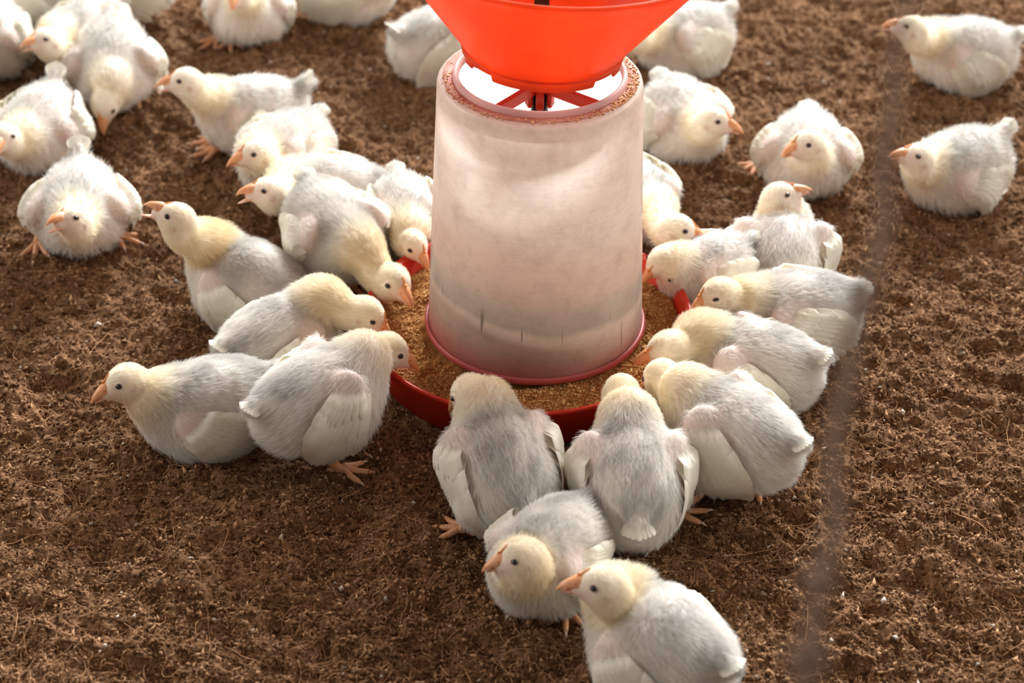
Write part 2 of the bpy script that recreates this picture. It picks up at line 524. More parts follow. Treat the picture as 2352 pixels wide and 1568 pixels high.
# spokes, hub with fingers and threaded rod
for k in range(4):
    a = PI / 4 + k * PI / 2 + .12
    s1 = MB()
    R = rotz(a)
    s1.box(R @ np.array([.046, 0, ZT - .010]), (.040, .0032, .0055), R)
    leaning(s1.build('spoke', M_red, feeder, smooth=False))
hub = MB()
hub.lathe([(.0095, ZT - .013), (.0135, ZT - .013), (.0135, ZT + .006), (.0095, ZT + .006)], 32, closed=True)
for k in range(6):
    a = k * PI / 3 + PI / 6 * 3
    R = rotz(a)
    hub.box(R @ np.array([.0125, 0, ZT - .019]), (.0022, .0042, .010), R)
    hub.ellipsoid(R @ np.array([.0125, 0, ZT - .029]), (.0022, .0042, .0035), R=R)
leaning(hub.build('hub', M_red, feeder))
rod = MB()
zz = np.arange(.03, ZT + .02, .0015)
rod.tube([(0, 0, z) for z in zz], [.0088 if i % 2 else .0076 for i in range(len(zz))], 20)
rod.box((0, 0, ZT + .12), (.0072, .0072, .13))
leaning(rod.build('threaded_rod', M_rod, feeder, smooth=False))
# funnel
FZ0, FR0, FR1, FZ1 = ZT + .036, .0805, 0.17, 0.498
fn = MB()
def skirt(r, z, th):
    """lower edge of the collar is cut into broad tongues and small hooks"""
    if z > ZT + .0275: return z
    d = abs((th + PI / 2 + PI) % (2 * PI) - PI)
    d = min(d, abs(PI - d))
    if d < math.radians(38): return z
    if d < math.radians(60): return z + .0055
    if d < math.radians(72): return z + .0005
    return z + .004
inner = .0020
prof = [(FR0, ZT + .0250), (FR0, FZ0), (FR0 + .0005, FZ0 + .002)]
nrm = np.array([FZ1 - FZ0, -(FR1 - FR0)]); nrm = nrm / np.linalg.norm(nrm)
for t in np.linspace(.03, 1, 10): prof.append((FR0 + (FR1 - FR0) * t, FZ0 + .002 + (FZ1 - FZ0 - .002) * t))
prof += [(FR1 + .0022, FZ1 - .001), (FR1 + .0028, FZ1 + .0012), (FR1 + .0010, FZ1 + .003), (FR1 - .0015, FZ1 + .002)]
for t in np.linspace(1, 0.03, 10): prof.append((FR0 + (FR1 - FR0) * t - inner, FZ0 + .002 + (FZ1 - FZ0 - .002) * t + .0008))
prof += [(FR0 - inner, FZ0 + .001), (FR0 - inner, ZT + .0250)]
fn.lathe(prof, 240, closed=True, zfun=skirt)
fun = leaning(fn.build('filling_funnel', M_funnel, feeder))
fun.rotation_euler = (0, TILT[1] + math.radians(3.2), 0)
fun.location = (ax - PANX - ZT * math.sin(math.radians(3.2)), ay - PANY, .0)
bd = MB()
bd.lathe(ring(FR0 + .0004, FZ0 - .0012, .0009, .0012, 8), 200, closed=True)
bd.build('collar_bead', M_funnel, fun)

# feed in the pan and inside the hopper
def feed_z(r, th):
    x = r * np.cos(th); y = r * np.sin(th)
    return .0335 + .010 * vnoise(x / .05 + 9, y / .05, 21) + .006 * vnoise(x / .016, y / .016, 22) + .003 * vnoise(x / .006, y / .006, 23) + (.17 - r) * .12
rr = np.linspace(.1000, .1690, 42); tt = np.linspace(0, 2 * PI, 520, endpoint=False)
Rg, Tg = np.meshgrid(rr, tt, indexing='ij')
Zg = feed_z(Rg, Tg)
v = np.stack([PANX + Rg * np.cos(Tg), PANY + Rg * np.sin(Tg), Zg], -1).reshape(-1, 3)
ii = np.arange(42 * 520).reshape(42, 520)
F = np.stack([ii[:-1].ravel(), np.roll(ii, -1, 1)[:-1].ravel(), np.roll(ii, -1, 1)[1:].ravel(), ii[1:].ravel()], 1)
fd = new_mesh('poultry_feed', v, F, M_feed)
tag(fd, 'golden brown ground feed heaped in the red pan', 'feed', kind='stuff')
n = 15000
r = .118 + .049 * rng.rand(n); th = rng.rand(n) * 2 * PI
s_ = .0005 + .0014 * rng.rand(n) ** 2.2
t = rng.rand(n, 1) ** 1.6
c = np.array([[.36, .15, .045]]) * (1 - t) + np.array([[.72, .48, .20]]) * t
o = crumb_cloud(PANX + r * np.cos(th), PANY + r * np.sin(th), feed_z(r, th) + s_ * .4, s_, c, 'feed_grains', M_crumb, fd, flat=.9)
o['kind'] = 'stuff'
pile = MB()
pile.lathe([(.001, .150), (.03, .142), (.07, .125), (.098, .110), (.1095, .100), (.1125, .08), (.1135, .050), (.09, .042), (.001, .05)], 96,
           zfun=lambda r, z, th: z + (.006 * math.sin(2 * th + 1) - .10 * r * math.cos(th) if z > .09 else 0))
o = leaning(pile.build('feed_pile', M_feed))
o.location = (ax, ay, 0)
tag(o, 'heap of ground feed showing dimly through the milky hopper wall', 'feed', kind='stuff')
# crumbs of feed spilt on the ledge of the hopper
n = 1000
th = rng.randn(n) * .55 + np.where(rng.rand(n) < .7, math.radians(-22), math.radians(-140))
r = .0888 + (RT - .005 - .0888) * rng.rand(n) ** .8
s_ = .0004 + .0013 * rng.rand(n) ** 1.8
t = rng.rand(n, 1)
c = np.array([[.45, .22, .09]]) * (1 - t) + np.array([[.76, .54, .28]]) * t
o = crumb_cloud(r * np.cos(th), r * np.sin(th), ZT + s_ * .5 - .0005 + 0 * r, s_, c, 'spilt_feed', M_crumb, flat=.9)
leaning(o); o.location = (ax, ay, 0)
tag(o, 'crumbs of feed spilt on the ledge round the hopper neck', 'feed', kind='stuff')


# ---------------------------------------------------------------- chicks
def ell(P, c, r, R):
    q = (P - c) @ R
    k0 = np.linalg.norm(q / r, axis=-1); k1 = np.linalg.norm(q / (np.asarray(r) ** 2), axis=-1) + 1e-9
    return k0 * (k0 - 1) / k1

def capsule(P, A, B, ra, rb):
    ab = B - A
    t = np.clip(((P - A) @ ab) / (ab @ ab + 1e-12), 0, 1)
    return np.linalg.norm(P - A - t[..., None] * ab, axis=-1) - (ra + (rb - ra) * t)

def smin(a, b, k):
    h = np.clip(.5 + .5 * (b - a) / k, 0, 1)
    return b + (a - b) * h - k * h * (1 - h)

def bez(p, n):
    t = np.linspace(0, 1, n)[:, None]
    return (1 - t) ** 3 * p[0] + 3 * (1 - t) ** 2 * t * p[1] + 3 * (1 - t) * t * t * p[2] + t ** 3 * p[3]

def surface_nets(vals, org, h):
    ins = vals < 0
    c = [ins[i:ins.shape[0] - 1 + i, j:ins.shape[1] - 1 + j, k:ins.shape[2] - 1 + k] for i in (0, 1) for j in (0, 1) for k in (0, 1)]
    s = sum(x.astype(np.int8) for x in c)
    act = (s > 0) & (s < 8)
    ids = -np.ones(act.shape, np.int64)
    cells = np.argwhere(act)
    ids[act] = np.arange(len(cells))
    acc = np.zeros((len(cells), 3)); cnt = np.zeros(len(cells))
    corners = [(i, j, k) for i in (0, 1) for j in (0, 1) for k in (0, 1)]
    cv = [vals[cells[:, 0] + i, cells[:, 1] + j, cells[:, 2] + k] for (i, j, k) in corners]
    for a in range(8):
        for b in range(a + 1, 8):
            ca, cb = np.array(corners[a]), np.array(corners[b])
            if np.abs(ca - cb).sum() != 1: continue
            x = (cv[a] < 0) != (cv[b] < 0)
            t = np.where(x, cv[a] / (cv[a] - cv[b] + 1e-15), 0)
            acc += np.where(x[:, None], ca + (cb - ca) * t[:, None], 0); cnt += x
    V = org + (cells + acc / np.maximum(cnt, 1)[:, None]) * h
    faces = []
    for ax in range(3):
        a1, a2 = (ax + 1) % 3, (ax + 2) % 3
        sl0 = [slice(None)] * 3; sl1 = [slice(None)] * 3
        sl0[ax] = slice(0, -1); sl1[ax] = slice(1, None)
        d0 = ins[tuple(sl0)]; d1 = ins[tuple(sl1)]
        e = np.argwhere(d0 != d1)
        e = e[(e[:, a1] > 0) & (e[:, a2] > 0) & (e[:, a1] < vals.shape[a1] - 1) & (e[:, a2] < vals.shape[a2] - 1)]
        def cid(o1, o2):
            q = e.copy(); q[:, a1] -= o1; q[:, a2] -= o2
            return ids[q[:, 0], q[:, 1], q[:, 2]]
        f = np.stack([cid(1, 1), cid(0, 1), cid(0, 0), cid(1, 0)], 1)
        flip = ~d0[e[:, 0], e[:, 1], e[:, 2]]
        f[flip] = f[flip][:, ::-1]
        faces.append(f)
    return V, np.concatenate(faces)

def sstep(a, b, x):
    t = np.clip((x - a) / (b - a), 0, 1)
    return t * t * (3 - 2 * t)

def make_chick(C):
    g = C.get
    R_ = np.random.RandomState(g('seed', 1))
    s = g('s', 1.0); bz = g('bz', .05); pt = math.radians(g('pitch', 0)); roll = math.radians(g('roll', 0))
    ws = g('ws', 0.0); wd = g('wd', 0.0)
    side = np.array([0, 1.0, 0])
    f = np.array([math.cos(pt), 0, math.sin(pt)]); u = np.array([-math.sin(pt), 0, math.cos(pt)])
    cr_, sr_ = math.cos(roll), math.sin(roll)
    side, u = side * cr_ + u * sr_, u * cr_ - side * sr_
    Bm = np.stack([f, side, u], 1)
    C0 = np.array([0, 0, bz])
    def B(x, y, z): return C0 + s * (Bm @ np.array([x, y, z]))
    H = np.array(g('head')); hd = norm(np.array(g('hd')))
    ref = np.array([0, 0, 1.0])
    if abs(hd[2]) > .8: ref = norm(ref * .5 + f * (1 if hd[2] < 0 else -1))
    hs = norm(np.cross(ref, hd)); hu = np.cross(hd, hs)
    hr = math.radians(g('hroll', 0))
    hs, hu = hs * math.cos(hr) + hu * math.sin(hr), hu * math.cos(hr) - hs * math.sin(hr)
    Hm = np.stack([hd, hs, hu], 1)
    sh = s * g('hsc', 1.07)
    def HP(x, y, z): return H + sh * (Hm @ np.array([x, y, z]))
    E3 = np.eye(3)
    fat = g('fat', 1.0); stand = g('stand', 0)
    prims = []
    def E(c, r, R=Bm, k=.014): prims.append(('e', c, np.array(r) * s, R, k * s))
    def K(a, b, ra, rb, k=.010): prims.append(('c', a, b, ra * s, rb * s, k * s))
    E(B(-.005, 0, .001), (.058, .0450 * fat, .0450))
    E(B(.034, 0, -.006), (.032, .0345 * fat, .0365), k=.016)
    E(B(-.034, 0, -.002), (.037, .0385 * fat, .0385), k=.018)
    K(B(-.052, 0, .018), B(-.071, 0, .027 + .014 * g('tail', 0)), .014, .0080, k=.014)
    # thighs
    for sg in (-1, 1):
        E(B(.004, sg * .030, -.022), (.036, .020, .026), k=.014)
    # wings' upper arms, folded against the sides or held loosely out
    W = []
    for sg in (-1, 1):
        a = math.radians(16 + wd); o = math.radians(38 + 8 * ws)
        wx = np.array([-math.cos(a), 0, -math.sin(a)]); wz = np.array([-math.sin(a), 0, math.cos(a)])
        wy = np.array([0, sg, 0])
        # lean the lower edge outwards with the spread
        wz2 = wz * math.cos(o) - wy * math.sin(o); wz2 /= np.linalg.norm(wz2)
        wy2 = np.cross(wz2, wx) * (1 if sg > 0 else -1)
        if wy2 @ wy < 0: wy2 = -wy2
        c = np.array([.004 - .006 * ws, sg * (.0345 * fat + .0135 * ws), .014 - .016 * ws + g('wz', 0)])
        Wm = Bm @ np.stack([wx, wy2, wz2], 1)
        cw = B(*c)
        E(cw, (.034, .0125 + .006 * ws, .0240 + .004 * ws), Wm, k=.007)
        W.append((sg, cw, Wm))
    # neck
    nb = B(.046, 0, .010); n1 = B(.062 + g('nf', 0), 0, .024 + g('nu', .006))
    n2 = HP(-.020, 0, -.018 + g('nd', 0)); n3 = HP(-.004, 0, -.004)
    NP = bez([nb, n1, n2, n3], 9)
    nr = np.interp(np.linspace(0, 1, 9), [0, .25, .6, 1], [.0245, .0205, .0174, .0158])
    for i in range(8):
        K(NP[i], NP[i + 1], nr[i], nr[i + 1], k=.013 if i < 3 else .004)
    # head
    prims.append(('e', HP(-.001, 0, .0005), np.array([.0200, .0160, .0172]) * sh, Hm, .006 * s))
    prims.append(('c', HP(.006, 0, -.0025), HP(.0185, 0, -.0055), .0120 * sh, .0068 * sh, .006 * s))
    # drumsticks of a standing bird
    legs = g('legs', [])
    hocks = []
    for L in legs:
        sg = 1 if L[1] > 0 else -1
        foot = np.array([L[0], L[1], .0])
        if stand:
            hock = np.array([L[0] - .020 * s, L[1], min(.044 * s, bz - .03 * s)])
            K(B(.004, sg * .028, -.026), hock, .020, .0078, k=.012)
        else:
            hock = np.array([L[0] - .030 * s, L[1] * .9, .014 * s])
        hocks.append((foot, hock, L[2], L[3] if len(L) > 3 else 1.0))

    def sdf(P):
        d = None
        for p in prims:
            q = ell(P, p[1], p[2], p[3]) if p[0] == 'e' else capsule(P, p[1], p[2], p[3], p[4])
            d = q if d is None else smin(d, q, p[-1])
        # the belly rests on the litter
        fl = -(P[..., 2] - .001)
        k = .006
        return -smin(-d, -fl, k)
    def grad(P, e=.0006):
        gk = np.stack([sdf(P + e * E3[i]) - sdf(P - e * E3[i]) for i in range(3)], -1)
        return norm(gk)

    pts_ = [B(-.10, 0, 0), B(.08, 0, 0), B(0, .08 + .02 * ws, 0), B(0, -.08 - .02 * ws, 0), B(0, 0, .06), B(0, 0, -.06), H + .03, H - .03, B(-.09, 0, .05)]
    for ft, hk, *_ in hocks: pts_.append(hk)
    lo = np.min(pts_, 0) - .012; hi = np.max(pts_, 0) + .012; lo[2] = max(lo[2], -.01)
    hh = g('res', .0029)
    dims = np.ceil((hi - lo) / hh).astype(int) + 1
    G = np.stack(np.meshgrid(*[lo[i] + hh * np.arange(dims[i]) for i in range(3)], indexing='ij'), -1)
    V, F = surface_nets(sdf(G), lo, hh)
    for _ in range(2):
        V = V - (sdf(V)[:, None]) * grad(V) * .9
    Nn = grad(V)

    # ---- colours of skin and down
    spine = np.vstack([HP(.02, 0, 0), HP(0, 0, 0), NP[::-1][2:], B(.02, 0, 0), B(-.03, 0, 0), B(-.07, 0, .01), B(-.10, 0, .02)])
    stan = norm(np.gradient(spine, axis=0))
    hY = np.array(g('yellow', (.97, .89, .70)))
    white = np.array([.95, .93, .885]) * g('white', 1.0)
    def regions(P):
        dh = np.linalg.norm(P - H, axis=-1) / s
        dn = np.min(np.stack([capsule(P, NP[i], NP[i + 1], 0, 0) - nr[i] * s * .6 for i in range(2, 8)]), 0) / s
        head = 1 - sstep(.021, .034, dh)
        neck = (1 - sstep(.006, .024, dn)) * sstep(.02, .03, dh)
        back = sstep(.0, .035, ((P - C0) @ u) / s) * (1 - head) * (1 - neck)
        face = sstep(.004, .014, ((P - H) @ hd) / sh) * (1 - sstep(-.002, .010, ((P - H) @ hu) / sh - .0)) * (1 - sstep(.026, .032, dh))
        wing = np.zeros(len(P))
        for sg, cw, Wm in W:
            q = (P - cw) @ Wm / s
            wing = np.maximum(wing, (1 - sstep(.8, 1.15, np.linalg.norm(q / np.array([.038, .020, .028]), axis=-1))))
        return head, neck, back, face, wing
    head, neck, back, face, wing = regions(V)
    nz = vnoise(V[:, 0] / .012 + 7 * g('seed', 1), V[:, 1] / .012 + V[:, 2] / .01, 31)
    sk = np.array([.78, .68, .60])[None] * np.ones((len(V), 1))
    sk = sk * (1 - back[:, None]) + np.array([.66, .62, .57]) * back[:, None]
    pink = np.clip(wing * .8 + .35 * (nz > .18), 0, 1)[:, None] * (1 - neck[:, None])
    sk = sk * (1 - .45 * pink) + np.array([.80, .54, .45]) * .45 * pink
    hn = np.clip(head + neck, 0, 1)[:, None]
    sk = sk * (1 - hn) + (hY * .6 + np.array([.9, .8, .72]) * .4) * hn
    sk = sk * (1 - .9 * face[:, None]) + np.array([.84, .66, .56]) * .9 * face[:, None]
    # ear patch
    for sg in (-1, 1):
        de = np.linalg.norm(V - HP(-.004, sg * .0150, -.004), axis=1) / sh
        w_ = (1 - sstep(.0022, .005, de))[:, None]
        sk = sk * (1 - .65 * w_) + np.array([.52, .20, .16]) * .65 * w_

    root = bpy.data.objects.new('chick', None); COL.objects.link(root)
    gzv = ground_base(C['pos'][0] + np.array([0, .03, -.03, 0, 0]), C['pos'][1] + np.array([0, 0, 0, .03, -.03]))
    root.location = (C['pos'][0], C['pos'][1], float(gzv.mean()) - (.001 if stand else .002))
    root.rotation_euler = (0, 0, math.radians(C['yaw']))
    tag(root, C['label'], 'chick', C.get('group', 'white chicks round the feeder'))
    body = new_mesh('body', V, F, M_skin, root, True, sk)

    # ---- down
    n = int(g('n', 46000))
    A4 = V[F]
    ar = np.linalg.norm(np.cross(A4[:, 2] - A4[:, 0], A4[:, 3] - A4[:, 1]), axis=1) * .5
    cen = A4.mean(1); cn = norm(Nn[F].mean(1))
    ok = ~((cen[:, 2] < .006) & (cn[:, 2] < -.3))
    hx = (cen - H) @ hd / sh
    ok &= (hx < .0205) | (np.linalg.norm(cen - H, axis=1) > .032 * sh)
    fh, fn_, fb, ff, fw = regions(cen)
    dens = np.where(ok, 1.0, 0) * (1 + .9 * fh + .35 * fn_ - .48 * fw - .12 * fb - .3 * ff)
    for sg in (-1, 1):
        de = np.linalg.norm(cen - HP(.0085, sg * .0145, .0030), axis=1) / sh
        dens = dens * sstep(.0032, .0052, de)
    nzf = vnoise(cen[:, 0] / .016 + 3 * g('seed', 1), cen[:, 1] / .016 + cen[:, 2] / .013, 33)
    dens = dens * np.clip(1 + 1.0 * nzf, .3, 2)
    pr = ar * np.clip(dens, 0.0, None); pr /= pr.sum()
    fi = R_.choice(len(F), n, p=pr)
    a, b_ = R_.rand(n, 1), R_.rand(n, 1)
    q = A4[fi]
    P = (q[:, 0] * (1 - a) + q[:, 1] * a) * (1 - b_) + (q[:, 3] * (1 - a) + q[:, 2] * a) * b_
    Nh = norm(((Nn[F[fi, 0]] * (1 - a) + Nn[F[fi, 1]] * a) * (1 - b_) + (Nn[F[fi, 3]] * (1 - a) + Nn[F[fi, 2]] * a) * b_))
    head, neck, back, face, wing = regions(P)
    wt = np.exp(-(np.linalg.norm(P[:, None] - spine[None], axis=2) / (.016 * s)) ** 2) + 1e-9
    T = (wt[:, :, None] * stan[None]).sum(1) / wt.sum(1, keepdims=True)
    T = T + np.array([0, 0, -.35]) * (1 - head - .6 * neck).clip(0, 1)[:, None]
    T = norm(T - (T * Nh).sum(1, keepdims=True) * Nh)
    L = .0092 + .0022 * R_.randn(n)
    L = L + .0030 * sstep(-.02, -.05, ((P - C0) @ f) / s)
    L = L * (1 - .22 * back) * (1 - .30 * wing)
    L = L * (1 - neck) + (.0076 + .0014 * R_.randn(n)) * neck
    L = L * (1 - head) + (.0046 + .0007 * R_.randn(n)) * head
    fx = sstep(.0, .016, ((P - H) @ hd) / sh) * head
    L = L * (1 - .60 * fx) * (1 - .35 * face)
    # ruff of longer tufts where the neck meets the shoulders
    ruff = np.exp(-((((P - C0) @ f) / s - .038) / .012) ** 2) * sstep(.02, .035, ((P - C0) @ u) / s) * (1 - head)
    L = np.clip(L * s * (1 + .75 * ruff), .0008, .02) * g('len', 1.0)
    lift = .48 + .25 * R_.rand(n) + .45 * ruff - .18 * head * fx
    D = norm(T * (1.0 - .25 * ruff[:, None]) + Nh * lift[:, None] + 0.27 * R_.randn(n, 3) * (1 - .5 * head[:, None]))
    tt_ = np.array([0, .36, .72, 1.0])
    bend = norm(T * .8 + np.array([0, 0, -.25]) + .16 * R_.randn(n, 3))
    pts = P[:, None] + (L[:, None, None]) * (D[:, None] * tt_[None, :, None] + .30 * bend[:, None] * (tt_ ** 2)[None, :, None])
    # tips clump into little locks
    key = np.floor(P / .0034).astype(np.int64); key = key[:, 0] * 73856093 ^ key[:, 1] * 19349663 ^ key[:, 2] * 83492791
    _, inv = np.unique(key, return_inverse=True)
    cnt = np.bincount(inv)
    off = pts - P[:, None]
    tipm = np.stack([np.bincount(inv, pts[:, 3, i]) for i in range(3)], 1) / cnt[:, None]
    cl = (.42 * (1 - .7 * head) + .1 * R_.rand(n))[:, None, None]
    pts = pts + cl * (tipm[inv] - pts[:, 3])[:, None] * np.array([0, .12, .55, 1.0])[None, :, None]
    pts[:, :, 2] = np.maximum(pts[:, :, 2], .0008)
    hn = np.clip(head * .9 + neck * .95, 0, 1)[:, None]
    col = white * (1 - hn) + (hY * (.72 + .28 * neck[:, None]) + white * (.28 - .28 * neck[:, None])) * hn
    lowneck = np.clip(neck * sstep(.03, .06, np.linalg.norm(P - H, axis=1) / s), 0, 1)[:, None] * g('lemon', .12)
    col = col * (1 - lowneck) + np.array([.85, .62, .22]) * lowneck
    gpat = vnoise(P[:, 0] / .02 + 5 * g('seed', 1), P[:, 1] / .02 + P[:, 2] / .02, 37)
    mid = 1 - sstep(.012, .036, np.abs((P - C0) @ side) / s)
    gr = np.clip((.60 * back * (.35 + .65 * mid) * (.75 + 1.9 * gpat) + .12 * R_.rand(n)) * (1 - hn[:, 0]) * g('grey', 1.0), 0, .7)[:, None]
    col = col * (1 - gr) + np.array([.52, .505, .48]) * gr  # grey of skin and shade between sparse down, mixed into the strand colour
    col = col * (.90 + .12 * R_.rand(n, 1))
    rad = (g('rad', .00011)) * (.75 + .5 * R_.rand(n, 1)) * np.array([1.0, 1.0, .8, .35])[None] * (1 - .25 * head[:, None])
    new_curves('down', pts, rad, M_down, body, col)

    # ---- wings of quill feathers
    def blade(mb, base, d, nrm, Lf, w, mi=0, stick=None, curl=.1, nseg=9, tuck=0.0):
        sd = norm(np.cross(nrm, d))
        us = np.linspace(0, 1, nseg); vs = np.array([-1, -.5, 0, .5, 1.0])
        prof = np.where(us < .72, .25 + .75 * np.sin(np.clip(us / .62, 0, 1) * PI / 2), np.sqrt(np.clip(1 - ((us - .72) / .285) ** 2, 0, 1)))
        v = []
        for uu, pw in zip(us, prof):
            for vv in vs:
                v.append(base + d * Lf * uu + sd * (w * vv * pw) - nrm * (curl * Lf * uu * uu + w * .30 * vv * vv))
        v = np.array(v)
        if stick is not None:
            lay = np.repeat(stick * sstep(.05, .40, us) - .0022 * (1 - sstep(0, .34, us)), 5) + .0014 * np.tile(1 - vs ** 2, nseg)
            pull = np.repeat(1 - sstep(.35 + tuck, 1.0 + tuck, us), 5)
            for _ in range(3):
                need = lay - sdf(v)
                v = v + nrm * np.where(need > 0, need, need * .8 * pull)[:, None]
        fs = [(i * 5 + j, i * 5 + j + 1, (i + 1) * 5 + j + 1, (i + 1) * 5 + j) for i in range(nseg - 1) for j in range(4)]
        mb.add(v, fs, mi)
    fl = g('flen', 1.0)
    for (sg, cw, Wm) in W:
        mb = MB()
        wx, wy, wz = Wm[:, 0], Wm[:, 1], Wm[:, 2]
        up_ = math.radians(g('wup', 0))
        rows = ((10, ((.010, .011), (-.014, -.025)), ((.054, .012), (.082, -.004), (.054, -.036)), .0080, .0024, .0005),
                (9, ((-.002, .011), (-.020, -.022)), ((.032, .012), (.045, -.003), (.022, -.032)), .0068, .0040, .0004),
                (8, ((-.013, .009), (-.024, -.014)), ((.011, .010), (.016, -.003), (.002, -.026)), .0056, .0054, .0003))
        ca, sa = math.cos(up_), math.sin(up_)
        for (m_, (b0, b1), (e0, e1, e2), wd_, lay0, dl) in rows:
            for i in range(m_):
                t = i / (m_ - 1)
                bx = np.array(b0) * (1 - t) + np.array(b1) * t
                ex = np.array(e0) * (1 - t) ** 2 + 2 * t * (1 - t) * (2 * np.array(e1) - .5 * (np.array(e0) + np.array(e2))) * 1.0 + np.array(e2) * t * t
                ex = bx + (ex - bx) * fl
                ex = np.array([ex[0] * ca - ex[1] * sa, ex[0] * sa + ex[1] * ca])
                b3 = cw + s * (wx * bx[0] + wz * bx[1]) + wy * .012 * s
                e3 = cw + s * (wx * (ex[0] + .0028 * R_.randn()) + wz * ex[1]) + wy * (.000 + .012 * ws + .02 * g('flare', 0)) * s
                dv = e3 - b3
                blade(mb, b3, norm(dv), wy, np.linalg.norm(dv), wd_ * s, stick=lay0 + dl * (m_ - i), curl=.03, tuck=.55 * (1 - ws) if g('flare', 0) == 0 else -.2)
        mb.build('wing', M_feather, root)
    # ---- tail
    mb = MB()
    tb = B(-.066, 0, .027 + .014 * g('tail', 0))
    tdir = norm(Bm @ np.array([-1, 0, .30 + .8 * g('tail', 0)]))
    tup = norm(np.cross(tdir, side)) ; tup = tup if tup[2] > 0 else -tup
    for i in range(7):
        t = (i - 3) / 3
        d = norm(tdir + side * .42 * t)
        blade(mb, tb + side * .006 * t * s + tup * (.0015 - .0016 * abs(t)), d, norm(tup + side * .35 * t), s * (.0215 - .004 * abs(t)) * g('tlen', 1.0), .0048 * s, curl=.02, nseg=7)
    mb.build('tail', M_feather, root)

    # ---- beak, comb, eyes
    gape = g('gape', 0.0)
    mb = MB()
    def beak_loft(mb, secs, mi=0):
        n8 = 12; v = []
        for (x, z, hw, ht, hb) in secs:
            for j in range(n8):
                th = 2 * PI * j / n8
                v.append(HP(x, hw * math.cos(th), z + (ht if math.sin(th) > 0 else hb) * math.sin(th)))
        fs = [(i * n8 + j, i * n8 + (j + 1) % n8, (i + 1) * n8 + (j + 1) % n8, (i + 1) * n8 + j) for i in range(len(secs) - 1) for j in range(n8)]
        fs.append(tuple(range(n8))[::-1]); fs.append(tuple((len(secs) - 1) * n8 + j for j in range(n8)))
        mb.add(v, fs, mi)
    up = gape * .0035
    beak_loft(mb, [(.0120, -.0018 + up * .2, .0080, .0098, .0034), (.0175, -.0028 + up * .4, .0076, .0098, .0028), (.0225, -.0038 + up * .6, .0064, .0086, .0024),
                   (.0275, -.0054 + up * .8, .0047, .0061, .0024), (.0325, -.0080 + up, .0028, .0036, .0023), (.0354, -.0114 + up, .0009, .0011, .0013)])
    for sg in (-1, 1):
        mb.ellipsoid(HP(.0215, sg * .0058, -.0008 + up * .5), np.array([.0013, .0006, .0006]) * sh, 1, 8, 5, Hm)
    upper = mb.build('upper_beak', [M_beak, M_mouth], root)
    dn = gape * .0062
    mb = MB()
    beak_loft(mb, [(.0115, -.0072 - dn * .1, .0064, .0022, .0030), (.0175, -.0080 - dn * .35, .0058, .0016, .0026), (.0225, -.0088 - dn * .6, .0045, .0012, .0023),
                   (.0270, -.0102 - dn * .85, .0029, .0010, .0019), (.0312, -.0118 - dn, .0011, .0006, .0009)])
    if gape > 0:
        mb.ellipsoid(HP(.0185, 0, -.0056 - dn * .25), np.array([.0070, .0036, .0018]) * sh, 1, 10, 7, Hm)
    mb.build('lower_beak', [M_beak_lo, M_mouth], root)
    mb = MB()
    ctop = []
    for i in range(9):
        x = .0215 - .0011 * i
        p = HP(x, 0, .004)
        dirn = Hm[:, 2]
        # walk up to the surface of the brow
        for _ in range(12):
            d_ = sdf(p[None])[0]
            if i < 2 and p @ hu > 1e9: break
            if d_ > .0004: break
            p = p + dirn * max(.0006, -d_)
        if i < 2: p = HP(x, 0, .0056 + .0010 * i)
        ctop.append(p + dirn * (.0004 if i % 2 else .0) * sh)
    mb.tube(ctop, [.0013 * sh * k for k in (.8, 1, 1, .95, .85, .7, .55, .4, .2)], 8, sq=.9)
    mb.build('comb', M_comb, root)
    for sg in (-1, 1):
        p = HP(.0085, sg * .006, .0030)
        for _ in range(30):
            d_ = sdf(p[None])[0]
            if d_ > -.0001: break
            p = p + hs * sg * max(.0004, -d_ * .7)
        gn = grad(p[None])[0]
        mb = MB(); mb.ellipsoid(p - gn * .0010 * sh, np.array([.0034, .0034, .0026 if g('sleepy', 0) == 0 else .0017]) * sh, 0, 16, 10, np.stack([hd, hs, hu], 1))
        eye = mb.build('eye', M_eye, root)
        mb = MB()
        a1 = norm(np.cross(gn, hu)); a2 = np.cross(gn, a1)
        mb.tube([p - gn * .0002 * sh + (a1 * math.cos(t) * .0036 + a2 * math.sin(t) * (.0028 if g('sleepy', 0) == 0 else .0021)) * sh for t in np.linspace(0, 2 * PI, 17)], .0007 * sh, 6)
        mb.build('eyelid', M_lid, eye)

    # ---- legs
    for (ft, hk, tyaw, vis) in hocks:
        mb = MB()
        ank = ft + np.array([-.002 * s, 0, .0085 * s])
        mid = (hk + ank) / 2 + np.array([-.002 * s, 0, 0])
        mb.tube([hk + np.array([.004, 0, .012]) * s, hk, mid, ank, ank + np.array([.002, 0, -.004]) * s], [.0062 * s, .0060 * s, .0048 * s, .0052 * s, .0045 * s], 12)
        for k, (an, tl) in enumerate(((-38, .031), (0, .038), (36, .030), (172, .015))):
            a = math.radians(an + tyaw); d = np.array([math.cos(a), math.sin(a), 0])
            z0 = .0075 * s
            tp = [ft + d * tl * s * t + np.array([0, 0, z0 * h_]) for t, h_ in ((0, 1.0), (.25, .95), (.5, .62), (.75, .5), (.88, .42))]
            mb.tube(tp, [.0043 * s, .0036 * s, .0034 * s, .0029 * s, .0022 * s], 10)
            cp = [ft + d * tl * s * t + np.array([0, 0, z0 * h_]) for t, h_ in ((.86, .45), (.97, .50), (1.10, .18))]
            mb.tube(cp, [.0017 * s, .0014 * s, .0003 * s], 7, mi=1)
        mb.build('leg', [M_leg, M_claw], root)
    return root

